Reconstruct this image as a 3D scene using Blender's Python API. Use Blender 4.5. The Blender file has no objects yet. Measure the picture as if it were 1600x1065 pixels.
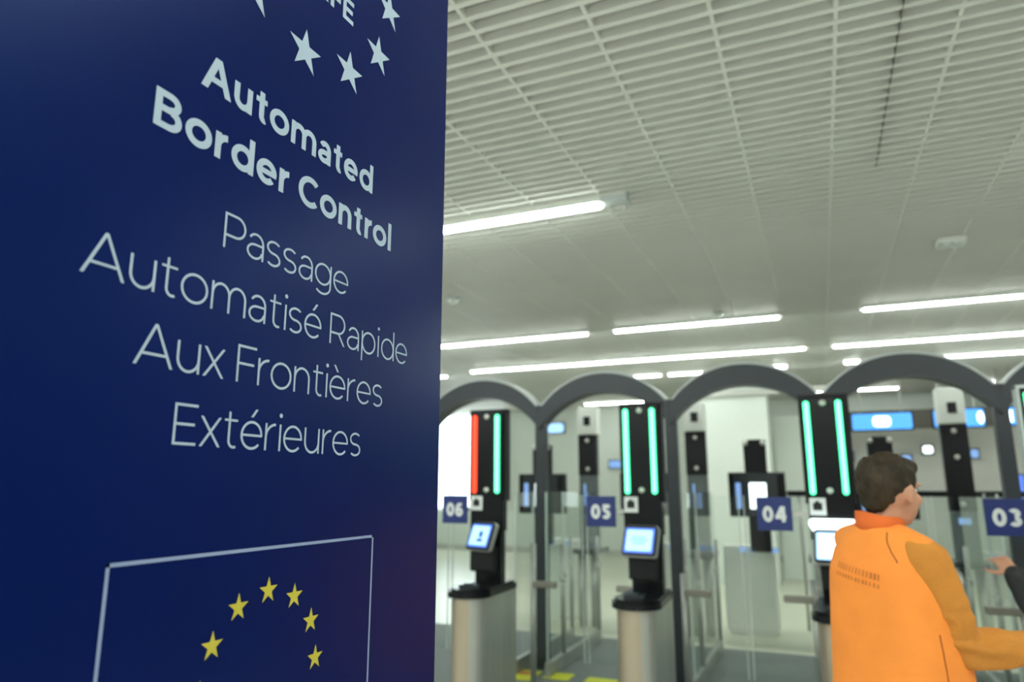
import bpy, bmesh, math, random
from mathutils import Vector, Matrix
from mathutils.bvhtree import BVHTree
R = math.radians
PI = math.pi
random.seed(4)
S = bpy.context.scene
COL = S.collection

# ------------------------------------------------------------------ camera, world, exposure
cam_d = bpy.data.cameras.new('camera')
cam = bpy.data.objects.new('camera', cam_d)
COL.objects.link(cam)
FPX = 1100.0
PITCH = math.atan(226 / FPX)
YAW = math.atan(485 / math.hypot(FPX, 226))
cam.location = (0, 0, 1.53)
cam.rotation_euler = (PI / 2 + PITCH, 0, YAW)
cam_d.sensor_width = 36
cam_d.lens = FPX / 1600 * 36
cam_d.clip_start = 0.02
cam_d.dof.use_dof = True
cam_d.dof.focus_distance = 1.20
cam_d.dof.aperture_fstop = 2.9
S.camera = cam
S.view_settings.view_transform = 'Standard'
S.view_settings.look = 'None'
S.view_settings.exposure = 0.0
S.view_settings.gamma = 1.0
S.cycles.transparent_max_bounces = 64         # many sheets of glass stand behind one another
w = bpy.data.worlds.new('world')
S.world = w
w.use_nodes = True
w.node_tree.nodes['Background'].inputs[0].default_value = (0.75, 0.82, 0.75, 1)
w.node_tree.nodes['Background'].inputs[1].default_value = 0.05
TUBE = 35.0                                     # brightness of the hall's light lines


# ------------------------------------------------------------------ materials
def mat(name, col, rough=0.5, metal=0.0, noise=0.0, scale=8.0, bump=0.0, bscale=60.0, spec=None, emit=None, estr=0.0, alpha=None, stretch=None):
    m = bpy.data.materials.new(name)
    m.use_nodes = True
    nt = m.node_tree
    b = nt.nodes['Principled BSDF']
    b.inputs['Base Color'].default_value = (*col, 1)
    b.inputs['Roughness'].default_value = rough
    b.inputs['Metallic'].default_value = metal
    if spec is not None:
        b.inputs['Specular IOR Level'].default_value = spec
    if noise or bump:
        tc = nt.nodes.new('ShaderNodeTexCoord')
        mp = nt.nodes.new('ShaderNodeMapping')
        if stretch:
            mp.inputs['Scale'].default_value = stretch
        nt.links.new(tc.outputs['Object'], mp.inputs[0])
    if noise:
        n = nt.nodes.new('ShaderNodeTexNoise')
        n.inputs['Scale'].default_value = scale
        n.inputs['Detail'].default_value = 4
        nt.links.new(mp.outputs[0], n.inputs['Vector'])
        r = nt.nodes.new('ShaderNodeValToRGB')
        r.color_ramp.elements[0].position = 0.3
        r.color_ramp.elements[1].position = 0.7
        r.color_ramp.elements[0].color = (*[c * (1 - noise) for c in col], 1)
        r.color_ramp.elements[1].color = (*[min(1, c * (1 + noise)) for c in col], 1)
        nt.links.new(n.outputs['Fac'], r.inputs[0])
        nt.links.new(r.outputs[0], b.inputs['Base Color'])
    if bump:
        n2 = nt.nodes.new('ShaderNodeTexNoise')
        n2.inputs['Scale'].default_value = bscale
        nt.links.new(mp.outputs[0], n2.inputs['Vector'])
        bp = nt.nodes.new('ShaderNodeBump')
        bp.inputs['Strength'].default_value = bump
        bp.inputs['Distance'].default_value = 0.01
        nt.links.new(n2.outputs['Fac'], bp.inputs['Height'])
        nt.links.new(bp.outputs[0], b.inputs['Normal'])
    if emit:
        b.inputs['Emission Color'].default_value = (*emit, 1)
        b.inputs['Emission Strength'].default_value = estr
    return m


def glass_mat(name, tint=(0.965, 0.985, 0.975)):
    m = bpy.data.materials.new(name)
    m.use_nodes = True
    nt = m.node_tree
    nt.nodes.clear()
    out = nt.nodes.new('ShaderNodeOutputMaterial')
    mix = nt.nodes.new('ShaderNodeMixShader')
    tr = nt.nodes.new('ShaderNodeBsdfTransparent')
    tr.inputs[0].default_value = (*tint, 1)
    gl = nt.nodes.new('ShaderNodeBsdfGlossy')
    gl.inputs['Roughness'].default_value = 0.03
    fr = nt.nodes.new('ShaderNodeFresnel')
    fr.inputs[0].default_value = 1.42
    geo = nt.nodes.new('ShaderNodeNewGeometry')
    inv = nt.nodes.new('ShaderNodeMath')
    inv.operation = 'SUBTRACT'
    inv.inputs[0].default_value = 1.0
    mul = nt.nodes.new('ShaderNodeMath')
    mul.operation = 'MULTIPLY'
    nt.links.new(geo.outputs['Backfacing'], inv.inputs[1])
    nt.links.new(fr.outputs[0], mul.inputs[0])
    nt.links.new(inv.outputs[0], mul.inputs[1])
    nt.links.new(mul.outputs[0], mix.inputs[0])
    nt.links.new(tr.outputs[0], mix.inputs[1])
    nt.links.new(gl.outputs[0], mix.inputs[2])
    nt.links.new(mix.outputs[0], out.inputs[0])
    return m


M = dict(
    ceil=mat('ceiling_paint', (0.80, 0.80, 0.75), 0.42, noise=0.03, scale=1.2),
    ceilback=mat('ceiling_back', (0.33, 0.335, 0.32), 0.8, noise=0.05, scale=2),
    seam=mat('ceiling_joint_dark', (0.17, 0.17, 0.16), 0.8, noise=0.2),
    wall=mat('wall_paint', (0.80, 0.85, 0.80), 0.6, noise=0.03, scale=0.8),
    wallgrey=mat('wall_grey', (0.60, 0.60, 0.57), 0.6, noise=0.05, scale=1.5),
    bulk=mat('bulkhead', (0.17, 0.155, 0.14), 0.6, noise=0.1),
    carpet=mat('carpet_grey', (0.19, 0.215, 0.21), 0.6, noise=0.15, scale=30, bump=0.2, bscale=300),
    tile=mat('floor_tile', (0.72, 0.71, 0.57), 0.28, noise=0.05, scale=1.5),
    hall=mat('hall_floor', (0.76, 0.75, 0.70), 0.3, noise=0.05, scale=1.2),
    panel=mat('banner_print', (0.0012, 0.0062, 0.070), 0.30, noise=0.06, scale=3, bump=0.02, bscale=900, spec=0.20),
    paneledge=mat('banner_edge', (0.02, 0.035, 0.10), 0.4, noise=0.05),
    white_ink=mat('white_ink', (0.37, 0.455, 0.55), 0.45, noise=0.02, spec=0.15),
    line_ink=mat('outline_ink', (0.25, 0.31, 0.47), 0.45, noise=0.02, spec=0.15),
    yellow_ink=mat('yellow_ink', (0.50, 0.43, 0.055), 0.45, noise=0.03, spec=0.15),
    metal=mat('brushed_steel', (0.50, 0.51, 0.48), 0.36, 0.6, noise=0.08, scale=14, stretch=(1, 1, 0.05)),
    tanreflect=mat('tan_reflection_steel', (0.52, 0.43, 0.33), 0.36, 0.6, noise=0.06, scale=14, stretch=(1, 1, 0.05)),  # steel with a warm tan reflection painted into its colour
    armsteel=mat('dull_steel', (0.30, 0.28, 0.24), 0.4, 0.3, noise=0.06),
    white=mat('white_enamel', (0.90, 0.92, 0.87), 0.4, noise=0.02),
    frame=mat('arcade_paint', (0.032, 0.038, 0.048), 0.42, noise=0.05),
    rim=mat('arcade_rim', (0.62, 0.66, 0.66), 0.4, noise=0.03),
    black=mat('black_gloss', (0.006, 0.007, 0.009), 0.24, noise=0.1, spec=0.22),
    dark=mat('black_matt', (0.010, 0.011, 0.013), 0.45, noise=0.1, spec=0.25),
    smoke=mat('smoked_panel', (0.035, 0.045, 0.052), 0.15, noise=0.1),
    greyglass=mat('grey_cover', (0.16, 0.19, 0.19), 0.2, noise=0.1),
    stud=mat('stud_metal', (0.70, 0.70, 0.66), 0.3, 0.6, noise=0.05),
    signblue=mat('sign_blue', (0.010, 0.025, 0.155), 0.4, noise=0.04),
    signwhite=mat('sign_white', (0.72, 0.74, 0.74), 0.5, noise=0.02),
    yellowtape=mat('yellow_marking', (0.80, 0.82, 0.03), 0.5, noise=0.05, scale=6),
    redtape=mat('red_marking', (0.72, 0.30, 0.08), 0.5, noise=0.05),
    glass=glass_mat('clear_glass'),
    glassedge=mat('glass_edge', (0.62, 0.72, 0.66), 0.2, noise=0.03),
    tube=mat('light_tube', (0.9, 0.9, 0.9), 0.5, noise=0.01, emit=(0.91, 1.0, 0.925), estr=TUBE),
    green=mat('green_led', (0.05, 0.5, 0.25), 0.4, noise=0.01, emit=(0.03, 1.0, 0.36), estr=2.6),
    green_core=mat('green_led_core', (0.3, 0.8, 0.5), 0.4, noise=0.01, emit=(0.22, 1.0, 0.62), estr=2.2),
    red=mat('red_led', (0.6, 0.05, 0.02), 0.4, noise=0.01, emit=(1.0, 0.050, 0.015), estr=1.5),
    scr=mat('screen_blue', (0.05, 0.1, 0.4), 0.3, noise=0.01, emit=(0.12, 0.26, 1.0), estr=1.0),
    scrw=mat('screen_pale', (0.3, 0.5, 0.8), 0.3, noise=0.01, emit=(0.38, 0.66, 1.0), estr=1.25),
    scrwhite=mat('screen_white', (0.8, 0.9, 0.9), 0.3, noise=0.01, emit=(0.85, 0.97, 1.0), estr=2.2),
    scrdim=mat('screen_dim', (0.1, 0.2, 0.4), 0.3, noise=0.01, emit=(0.30, 0.52, 1.0), estr=0.7),
    scrdark=mat('screen_mark', (0.02, 0.06, 0.2), 0.3, noise=0.01, emit=(0.08, 0.17, 0.55), estr=0.6),
    overhead=mat('overhead_blue', (0.05, 0.25, 0.7), 0.3, noise=0.01, emit=(0.06, 0.36, 1.0), estr=1.1),
    window=mat('window_light', (0.9, 0.95, 1.0), 0.3, noise=0.01, emit=(0.86, 0.98, 1.0), estr=4.0),
    vest=mat('orange_vest', (0.97, 0.285, 0.038), 0.75, noise=0.05, scale=12, bump=0.12, bscale=200),
    collar=mat('orange_collar', (0.72, 0.13, 0.014), 0.75, noise=0.06, scale=12, bump=0.15, bscale=260),
    fleece=mat('ochre_fleece', (0.60, 0.225, 0.030), 0.85, noise=0.10, scale=9, bump=0.25, bscale=160),
    seamthread=mat('vest_seam', (0.42, 0.10, 0.012), 0.8, noise=0.1),
    backprint=mat('vest_print', (0.60, 0.17, 0.025), 0.8, noise=0.2),
    trousers=mat('dark_trousers', (0.018, 0.020, 0.028), 0.8, noise=0.15, scale=20),
    blackjacket=mat('black_jacket', (0.012, 0.012, 0.015), 0.6, noise=0.2, scale=15, bump=0.2, bscale=40),
    skin=mat('skin', (0.56, 0.27, 0.17), 0.5, noise=0.06, scale=10),
    hair=mat('brown_hair', (0.030, 0.019, 0.009), 0.6, noise=0.45, scale=22, bump=0.6, bscale=70, stretch=(1, 1, 0.35), spec=0.3),
    eye=mat('eye', (0.02, 0.015, 0.01), 0.1, noise=0.02),
    shoe=mat('shoe', (0.02, 0.02, 0.02), 0.5, noise=0.1),
)

M['panel'].node_tree.nodes['Principled BSDF'].inputs['Specular Tint'].default_value = (0.22, 0.48, 1.0, 1)   # blue specular tint stands in for the bluish sheen on the print


# ------------------------------------------------------------------ helpers
def link(o, parent=None):
    COL.objects.link(o)
    if parent is not None:
        o.parent = parent
    return o


def obj(name, bm, m, parent=None, smooth=False, loc=None, rot=None):
    me = bpy.data.meshes.new(name)
    bmesh.ops.recalc_face_normals(bm, faces=bm.faces)
    bm.to_mesh(me)
    bm.free()
    me.materials.append(m)
    if smooth:
        for p in me.polygons:
            p.use_smooth = True
    o = bpy.data.objects.new(name, me)
    if loc is not None:
        o.location = loc
    if rot is not None:
        o.rotation_euler = rot
    return link(o, parent)


def tag(o, label, cat, group=None):
    o['label'] = label
    o['category'] = cat
    if group:
        o['group'] = group
    return o


def thing(name, label, cat, loc=(0, 0, 0), rotz=0.0, group=None):
    o = bpy.data.objects.new(name, None)
    o.empty_display_size = 0.1
    o.location = loc
    o.rotation_euler = (0, 0, rotz)
    link(o)
    return tag(o, label, cat, group)


def struct(name, bm, m, parent=None):
    o = obj(name, bm, m, parent)
    o['kind'] = 'structure'
    return o


def B():
    return bmesh.new()


def box(bm, x0, x1, y0, y1, z0, z1, bev=0.0, mx=None):
    r = bmesh.ops.create_cube(bm, size=1)
    vs = r['verts']
    bmesh.ops.scale(bm, vec=(x1 - x0, y1 - y0, z1 - z0), verts=vs)
    bmesh.ops.translate(bm, vec=((x0 + x1) / 2, (y0 + y1) / 2, (z0 + z1) / 2), verts=vs)
    if bev:
        es = list({e for v in vs for e in v.link_edges})
        g = bmesh.ops.bevel(bm, geom=es, offset=bev, segments=3, affect='EDGES', profile=0.5)
        vs = list({v for f in g['faces'] for v in f.verts} | {v for v in vs if v.is_valid})
    if mx is not None:
        bmesh.ops.transform(bm, matrix=mx, verts=[v for v in vs if v.is_valid])
    return bm


def prism(bm, pts, axis, a0, a1):
    """extrude a 2D outline; axis 'y': pts are (x,z); axis 'z': pts are (x,y); axis 'x': pts are (y,z)"""
    def v(p, a):
        return {'y': (p[0], a, p[1]), 'z': (p[0], p[1], a), 'x': (a, p[0], p[1])}[axis]
    A = [bm.verts.new(v(p, a0)) for p in pts]
    C = [bm.verts.new(v(p, a1)) for p in pts]
    n = len(pts)
    bm.faces.new(A)
    bm.faces.new(C[::-1])
    for i in range(n):
        bm.faces.new((A[i], A[(i + 1) % n], C[(i + 1) % n], C[i]))
    return bm


def cyl(bm, p0, p1, r0, r1=None, seg=20):
    p0, p1 = Vector(p0), Vector(p1)
    d = p1 - p0
    r = bmesh.ops.create_cone(bm, cap_ends=True, segments=seg, radius1=r0, radius2=r0 if r1 is None else r1, depth=d.length)
    mx = Matrix.Translation((p0 + p1) / 2) @ d.to_track_quat('Z', 'Y').to_matrix().to_4x4()
    bmesh.ops.transform(bm, matrix=mx, verts=r['verts'])
    return bm


def ball(bm, c, r, sx=1, sy=1, sz=1, sub=3, mx=None):
    g = bmesh.ops.create_icosphere(bm, subdivisions=sub, radius=r)
    m4 = Matrix.Translation(Vector(c)) @ (mx if mx is not None else Matrix()) @ Matrix.Diagonal((sx, sy, sz, 1))
    bmesh.ops.transform(bm, matrix=m4, verts=g['verts'])
    return bm


def rrect(w, h, r, n=6, cx=0, cy=0):
    out = []
    for k, (sx, sy) in enumerate(((1, 1), (-1, 1), (-1, -1), (1, -1))):
        for i in range(n + 1):
            a = PI / 2 * (k + i / n)
            out.append((cx + sx * (w / 2 - r) + r * math.cos(a), cy + sy * (h / 2 - r) + r * math.sin(a)))
    return out


# ------------------------------------------------------------------ stroke lettering
class Poly(list):
    lv = 0


_LV = [0]


def _lv(ps):
    _LV[0] = (_LV[0] + 1) % 9
    out = []
    for p in ps:
        q = Poly(p)
        q.lv = _LV[0]
        out.append(q)
    return out


def _ring(cx, cy, rx, ry, w, a0, a1, n=28):
    n = max(4, int(n * abs(a1 - a0) / 360) + 2)
    o, i = [], []
    for k in range(n + 1):
        a = R(a0 + (a1 - a0) * k / n)
        o.append((cx + rx * math.cos(a), cy + ry * math.sin(a)))
        i.append((cx + (rx - w) * math.cos(a), cy + (ry - w) * math.sin(a)))
    return _lv([[o[k], o[k + 1], i[k + 1], i[k]] for k in range(n)])


def _rect(x0, y0, x1, y1):
    return _lv([[(x0, y0), (x1, y0), (x1, y1), (x0, y1)]])


def _dia(x0, y0, x1, y1, hw):
    """slanted stroke with level ends; x0 and x1 are its left corners"""
    return _lv([[(x0, y0), (x0 + hw, y0), (x1 + hw, y1), (x1, y1)]])


XH = 0.75
ASC = 1.06


def glyph(c, w):
    f = w * 1.0
    if c == 'A':
        W = 1.0
        hw = w * 1.14
        return _dia(0, 0, W / 2 - hw / 2, 1, hw) + _dia(W - hw, 0, W / 2 - hw / 2, 1, hw) + _rect(.2, .25, .8, .25 + w * .92), W
    if c == 'B':
        W = .76
        a = _rect(0, 0, w, 1)
        a += _rect(w, 0, W - .3, w * .92) + _rect(w, .53 - w * .46, W - .3, .53 + w * .46) + _rect(w, 1 - w * .92, W - .34, 1)
        a += _ring(W - .32, .26 + w * .2, .32, .26 + w * .2, w * .98, -90, 90) + _ring(W - .36, .765 - w * .2, .31, .235 + w * .2, w * .96, -90, 90)
        return a, W
    if c == 'C':
        return _ring(.50, .5, .50, .512, w, 46, 314, 60), .86
    if c == 'P' or c == 'R':
        W = .74
        a = _rect(0, 0, w, 1) + _rect(w, 1 - w, W - .34, 1) + _rect(w, .34, W - .34, .34 + w) + _ring(W - .34, .67, .34, .33, w, -90, 90)
        if c == 'R':
            a += _dia(W - w * 1.1, 0, W - .34 - w * .2, .36, w * 1.22)
            W += .02
        return a, W
    if c in 'EF':
        W = .66 if c == 'E' else .64
        a = _rect(0, 0, w, 1) + _rect(w, 1 - w * .95, W, 1) + _rect(w, .50 - w * .45, W - .06, .50 + w * .5)
        if c == 'E':
            a += _rect(w, 0, W, w * .95)
        return a, W
    if c == 'o':
        return _ring(.40, XH / 2, .40, XH / 2 + .012, w, 0, 360, 44), .80
    if c == 'n':
        W = .66
        return _rect(0, 0, w, XH) + _ring(W / 2, XH - .34, W / 2, .352, w, 0, 180) + _rect(W - w, 0, W, XH - .34), W
    if c == 'u':
        W = .66
        return _rect(W - w, 0, W, XH) + _ring(W / 2, .34, W / 2, .352, w, 180, 360) + _rect(0, .34, w, XH), W
    if c == 'm':
        W = 1.14
        h = (W + w) / 2
        return (_rect(0, 0, w, XH) + _ring(h / 2, XH - .32, h / 2, .332, w, 0, 180) + _rect(h - w, 0, h, XH - .32)
                + _ring(W - h / 2, XH - .32, h / 2, .332, w, 0, 180) + _rect(W - w, 0, W, XH - .32)), W
    if c == 'r':
        return _rect(0, 0, w, XH) + _ring(.40, XH - .38, .40, .392, w, 92, 180), .40
    if c == 't':
        s = .13
        return (_rect(s, .2, s + w, XH + .19) + _rect(0, XH - w * .85, .43, XH) + _ring(s + .20, .2, .20, .21, w, 180, 296)), .45
    if c in 'dpg':
        rx, ry = .385, XH / 2 + .012
        W = .78
        if c == 'd':
            return _ring(rx, XH / 2, rx, ry, w, 0, 360, 44) + _rect(W - w, 0, W, ASC), W
        if c == 'p':
            return _ring(W - rx, XH / 2, rx, ry, w, 0, 360, 44) + _rect(0, -.27, w, XH), W
        return _ring(rx, XH / 2 + .02, rx, ry - .02, w, 0, 360, 44) + _rect(W - w, .02, W, XH) + _ring(W / 2, .02, W / 2, .295, w, 218, 360), W
    if c == 'a':
        W = .62
        return (_rect(W - w, 0, W, XH - .3) + _ring(W - .30, XH - .3, .30, .312, w, 0, 148)
                + _ring(.29, .222, .29, .234, w * .96, 90, 360) + _rect(.29, .456 - w * .92, W - w * .5, .456)), W
    if c in ('e', '\u00e9', '\u00e8'):
        W = .76
        a = _ring(W / 2, XH / 2, W / 2, XH / 2 + .012, w, 0, 318, 44) + _rect(w * .6, XH / 2 - w * .45, W - w * .08, XH / 2 + w * .42)
        if c == '\u00e9':
            a += _dia(W / 2 - .06, .86, W / 2 + .10, 1.08, w * 1.25)
        if c == '\u00e8':
            a += _dia(W / 2 - .04 - w * .2, .86, W / 2 - .20 - w * .2, 1.08, w * 1.25)
        return a, W
    if c == 's':
        W = .56
        b = (XH + .024 + w) / 4
        return (_ring(W / 2, XH + .012 - b, W / 2, b, w, 38, 262) + _ring(W / 2, -.012 + b, W / 2, b, w, 82, -142)
                + _lv([[(W / 2 - .05, XH / 2 - w * .42), (W / 2 + .05, XH / 2 - w * .58), (W / 2 + .05, XH / 2 + w * .42), (W / 2 - .05, XH / 2 + w * .58)]])), W
    if c == 'i':
        d = max(w * 1.15, .10)
        return _rect(0, 0, w, XH) + _ring(w / 2, 1.0, d * .62, d * .62, d * .6, 0, 360, 14), w
    if c == 'l':
        return _rect(0, 0, w, ASC), w
    if c == 'x':
        W = .64
        hw = w * 1.22
        return _dia(0, 0, W - hw, XH, hw) + _dia(W - hw, 0, 0, XH, hw), W
    if c == '0':
        return _ring(.38, .5, .38, .51, w, 0, 360, 44), .76
    if c == '3':
        return _ring(.33, .285, .36, .295, w, -150, 90) + _ring(.33, .735, .33, .275, w, -90, 150), .69
    if c == '4':
        return _rect(.46, 0, .46 + w, .5) + _rect(.46, .2, .46 + w, 1) + _rect(.02, .2, .78, .2 + w) + _dia(0, .3, .40, 1, w * 1.1), .78
    if c == '5':
        return _rect(.08, .52, .08 + w, 1) + _rect(.08, 1 - w, .64, 1) + _ring(.32, .315, .37, .325, w, -145, 112), .69
    if c == '6':
        return _ring(.37, .32, .37, .33, w, 0, 360, 40) + _ring(.45, .50, .45, .51, w, 62, 190), .74
    return [], .3


def text_polys(s, w, track=0.10):
    """flat polygons of a line of writing, cap height 1, and its width"""
    x, out, spans = 0.0, [], [0]
    tight = {('A', 'u'): -.02, ('r', 'e'): -.02, ('F', 'r'): -.02, ('P', 'A'): -.10, ('A', 'F'): .02, ('R', 'A'): -.03, ('r', 'o'): -.03, ('P', 'a'): -.04}
    for i, c in enumerate(s):
        if c == ' ':
            x += .30
            spans.append(len(out))
            continue
        ps, adv = glyph(c, w)
        for p in ps:
            q = Poly([(px + x, py) for px, py in p])
            q.lv = p.lv
            out.append(q)
        nx = s[i + 1] if i + 1 < len(s) else ''
        x += adv + track + tight.get((c, nx), 0)
        if c in 'Eltruidnmuap' and nx in 'nmiuprltdB':
            x += .035
    return out, x - track, [out[a:b] for a, b in zip(spans, spans[1:] + [len(out)])]


def polys_bm(polys, fn):
    bm = B()
    for p in polys:
        try:
            bm.faces.new([bm.verts.new(fn(a, b, getattr(p, 'lv', 0) * 1.5e-5)) for a, b in p])
        except ValueError:
            pass
    return bm


def star_pts(cx, cy, r):
    out = []
    for k in range(10):
        a = PI / 2 + k * PI / 5
        q = r if k % 2 == 0 else r * .382
        out.append((cx + q * math.cos(a), cy + q * math.sin(a)))
    return out


# ------------------------------------------------------------------ the hall
X0, X1, Y0, Y1, ZC = -9.5, 8.0, -6.0, 16.0, 3.33

bm = B(); box(bm, X0 - .2, X1 + .2, Y0 - .2, 4.3, -.12, 0); struct('floor', bm, M['hall'])
bm = B(); box(bm, X0 - .2, X1 + .2, 4.3, 7.45, -.12, 0); struct('floor_carpet', bm, M['carpet'])
bm = B(); box(bm, X0 - .2, X1 + .2, 7.45, Y1 + .2, -.12, 0); struct('floor_tiled', bm, M['tile'])
bm = B()
box(bm, X0 - .2, X1 + .2, Y0 - .2, Y1 + .2, ZC + .043, ZC + .14)
struct('ceiling', bm, M['ceilback'])
bm = B()
y = 2.099 - .085 * 90
while y < Y1:
    if y > Y0:
        box(bm, X0, X1, y, y + .024, ZC, ZC + .0425)
    y += .085
x = .195 - .449 * 22
while x < X1:
    if x > X0:
        box(bm, x - .008, x + .008, Y0, Y1, ZC + .005, ZC + .0425)
    x += .449
struct('ceiling_slats', bm, M['ceil'])
bm = B(); box(bm, .4295, .4323, Y0 + 1, 4.3, ZC - .002, ZC + .03)
struct('trim_3', bm, M['seam'])
bm = B(); box(bm, X0, X1, Y1, Y1 + .2, 0, ZC + .1); struct('wall_back', bm, M['wall'])
bm = B(); box(bm, X0 - .2, X0, Y0, Y1, 0, ZC + .1); struct('wall_left', bm, M['wall'])
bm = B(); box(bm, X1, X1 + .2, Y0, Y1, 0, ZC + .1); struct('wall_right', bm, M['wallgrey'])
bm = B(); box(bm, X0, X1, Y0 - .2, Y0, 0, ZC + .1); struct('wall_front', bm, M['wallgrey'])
bm = B(); box(bm, X0, X1, Y1 - .03, Y1, 0, .12); struct('baseboard_back', bm, M['wallgrey'])
# partition on the right of the back hall, bulkhead above it
bm = B(); box(bm, .25, X1, 14.2, 14.4, 0, 2.52)
for k in range(5):
    box(bm, .25, X1, 14.185, 14.2, .45 + .42 * k, .47 + .42 * k)
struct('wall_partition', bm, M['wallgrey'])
bm = B(); box(bm, .1, X1, 14.1, 14.5, 2.52, 2.84); struct('trim_1', bm, M['bulk'])
# square pillar behind the middle lanes
bm = B(); box(bm, -1.86, -.72, 11.95, 12.6, 0, ZC + .1); struct('column_white', bm, M['wall'])
bm = B(); box(bm, -.70, .2, 13.2, 13.4, 0, 2.72); struct('wall_end', bm, M['wall'])
bm = B(); box(bm, -1.95, .22, 11.85, 11.94, 2.96, 3.05); struct('trim_2', bm, M['wallgrey'])
# bright glazed opening far on the left
bm = B(); box(bm, -8.9, -7.05, 15.93, 15.99, 1.0, 3.25); struct('window_1', bm, M['window'])
bm = B()
for a, b in ((-8.97, -8.9), (-7.05, -6.98), (-8.0, -7.95)):
    box(bm, a, b, 15.88, 16.0, .95, 3.3)
struct('window_1_frame', bm, M['white'])


# ------------------------------------------------------------------ light lines
LZ = 3.288


def light_line(x0, x1, yy, label, cap=0.04, group='light lines under the slatted ceiling', hw=.036):
    t = thing('ceiling_light', label, 'light', (0, 0, 0), 0, group)
    bm = B()
    box(bm, x0 - cap, x1 + cap, yy - hw - .006, yy + hw + .02, LZ + .006, ZC + .004, .003)
    obj('housing', bm, M['white'], t)
    bm = B()
    prism(bm, [(yy - hw, LZ + .012)] + [(yy + hw * math.cos(a), LZ + .002 + .016 * math.sin(a)) for a in [PI + PI * k / 8 for k in range(9)]] + [(yy + hw, LZ + .012)], 'x', x0, x1)
    obj('diffuser', bm, M['tube'], t)
    return t


fl = light_line(-4.3, -1.17, 4.12, 'long bright light line nearest the blue banner, its right end unlit', cap=.02, hw=.045)
bm = B()
box(bm, -1.15, -.985, 4.075, 4.165, LZ + .004, ZC + .004, .004)
box(bm, -.995, -.978, 4.055, 4.17, LZ - .012, ZC + .004)
obj('end_cap', bm, M['rim'], fl)
bm = B(); ball(bm, (-1.02, 4.2, LZ - .005), .014)
obj('hanger_knob', bm, M['stud'], fl)
light_line(-5.2, -2.42, 7.83, 'light line emerging from behind the banner, in the row over the gates')
light_line(-2.07, -.29, 7.83, 'light line in the middle of the row over the gates, second from the banner')
light_line(.53, 3.2, 7.83, 'light line running off the right edge of the photo, highest on that side')
light_line(-4.93, -.07, 9.83, 'longest light line, stretching above the arches of lanes 06 to 04')
light_line(.28, 4.6, 9.83, 'long light line above the arch behind the person in orange')
light_line(1.63, 3.6, 11.25, 'light line low at the right edge just above the last arch')
light_line(-2.79, -2.28, 11.35, 'short light dash above the arch of lane 05, left of a pair')
light_line(-2.13, -1.56, 11.35, 'short light dash above the left foot of the lane 04 arch, right of a pair')
light_line(.56, 1.43, 14.0 + .6, 'light line seen through the arch right of terminal 04')
light_line(-4.66, -3.32, 14.9, 'light line seen through the arch of lane 05, far back')
light_line(-6.3, -5.55, 10.1, 'light line glimpsed at the banner edge above the leftmost arch')
for xx, yy, lb in ((-.45, 11.25, 'small bright downlight above the right shoulder of the lane 04 arch'),
                   (.535, 11.2, 'small bright downlight above the arch behind the person in orange'),
                   (.05, 14.6, 'small bright downlight in the notch between two arches above terminal 04'),
                   (2.77, 14.4, 'small bright downlight in the notch between the two rightmost arches')):
    t = thing('downlight', lb, 'light', (xx, yy, LZ), 0, 'downlights')
    bm = B(); box(bm, -.11, .11, -.08, .08, .01, .045, .004); obj('housing', bm, M['white'], t)
    bm = B(); box(bm, -.09, .09, -.06, .06, -.014, .012, .006); obj('diffuser', bm, M['tube'], t)
# unseen rows added over the camera and behind it to light the banner side of the hall
for yy in (1.2, .1, -1.2, -2.8, -4.6):
    for xa in (-7.6, -4.2, -.8, 2.6):
        light_line(xa, xa + 2.7, yy, 'added light line over the near end of the hall, outside the photo', group='added light lines outside the photo')
for yy in (4.12, 7.83, 9.83):  # further unseen lines added on the right to light the hall
    light_line(4.9, 7.4, yy, 'added light line over the far right of the hall, outside the photo', group='added light lines outside the photo')
light_line(1.3, 3.9, 4.12, 'added light line over the right of the hall, outside the photo', group='added light lines outside the photo')

# ceiling devices
def detector(xx, yy, r, label, square=False):
    t = thing('smoke_detector', label, 'smoke detector', (xx, yy, ZC), 0, None if square else 'round ceiling detectors')
    bm = B()
    if square:
        prism(bm, rrect(r * 2.2, r * 2, .02), 'z', -.03, .004)
        obj('base_plate', bm, M['white'], t)
        bm = B(); box(bm, -r * .75, -r * .15, -r * .8, r * .5, -.055, -.028, .008); box(bm, r * .1, r * .8, -r * .7, -r * .1, -.05, -.028, .006)
        obj('cover', bm, M['rim'], t)
    else:
        cyl(bm, (0, 0, -.02), (0, 0, .004), r, r)
        obj('base_plate', bm, M['rim'], t)
        bm = B(); cyl(bm, (0, 0, -.055), (0, 0, -.019), r * .6, r * .85)
        obj('cover', bm, M['white'], t)


detector(1.03, 5.92, .085, 'square white fixture plate on the ceiling, upper right of the photo', True)
detector(-.88, 7.56, .06, 'small round detector on the ceiling above the middle light line')
detector(-3.18, 5.9, .07, 'small round detector on the ceiling beside the banner edge')

# ------------------------------------------------------------------ the banner
BX = -.69
ban = thing('information_banner', 'tall dark blue totem banner reading Automated Border Control with a star emblem', 'banner', (BX, .777, 0))
BE0, BE1, BH = -.458, .458, 2.98
bm = B(); box(bm, -.03, 0, BE0, BE1, .02, BH, .0025)
obj('panel', bm, M['panel'], ban)
bm = B(); box(bm, -.22, .16, BE0 + .04, BE1 - .04, 0, .018, .004)
obj('base_plate', bm, M['metal'], ban)
EPS = .0006


def ban_xy(a, b, e=0):
    return (EPS + e, a - .777, b)


def ban_line(name, s, wgt, ya, yb, base, cap, m):
    ps, W, words = text_polys(s, wgt)
    k = (yb - ya) / W
    for wd in words:
        obj(name, polys_bm(wd, lambda a, b, e: ban_xy(ya + a * k, base + b * cap, e)), m, ban)


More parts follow.
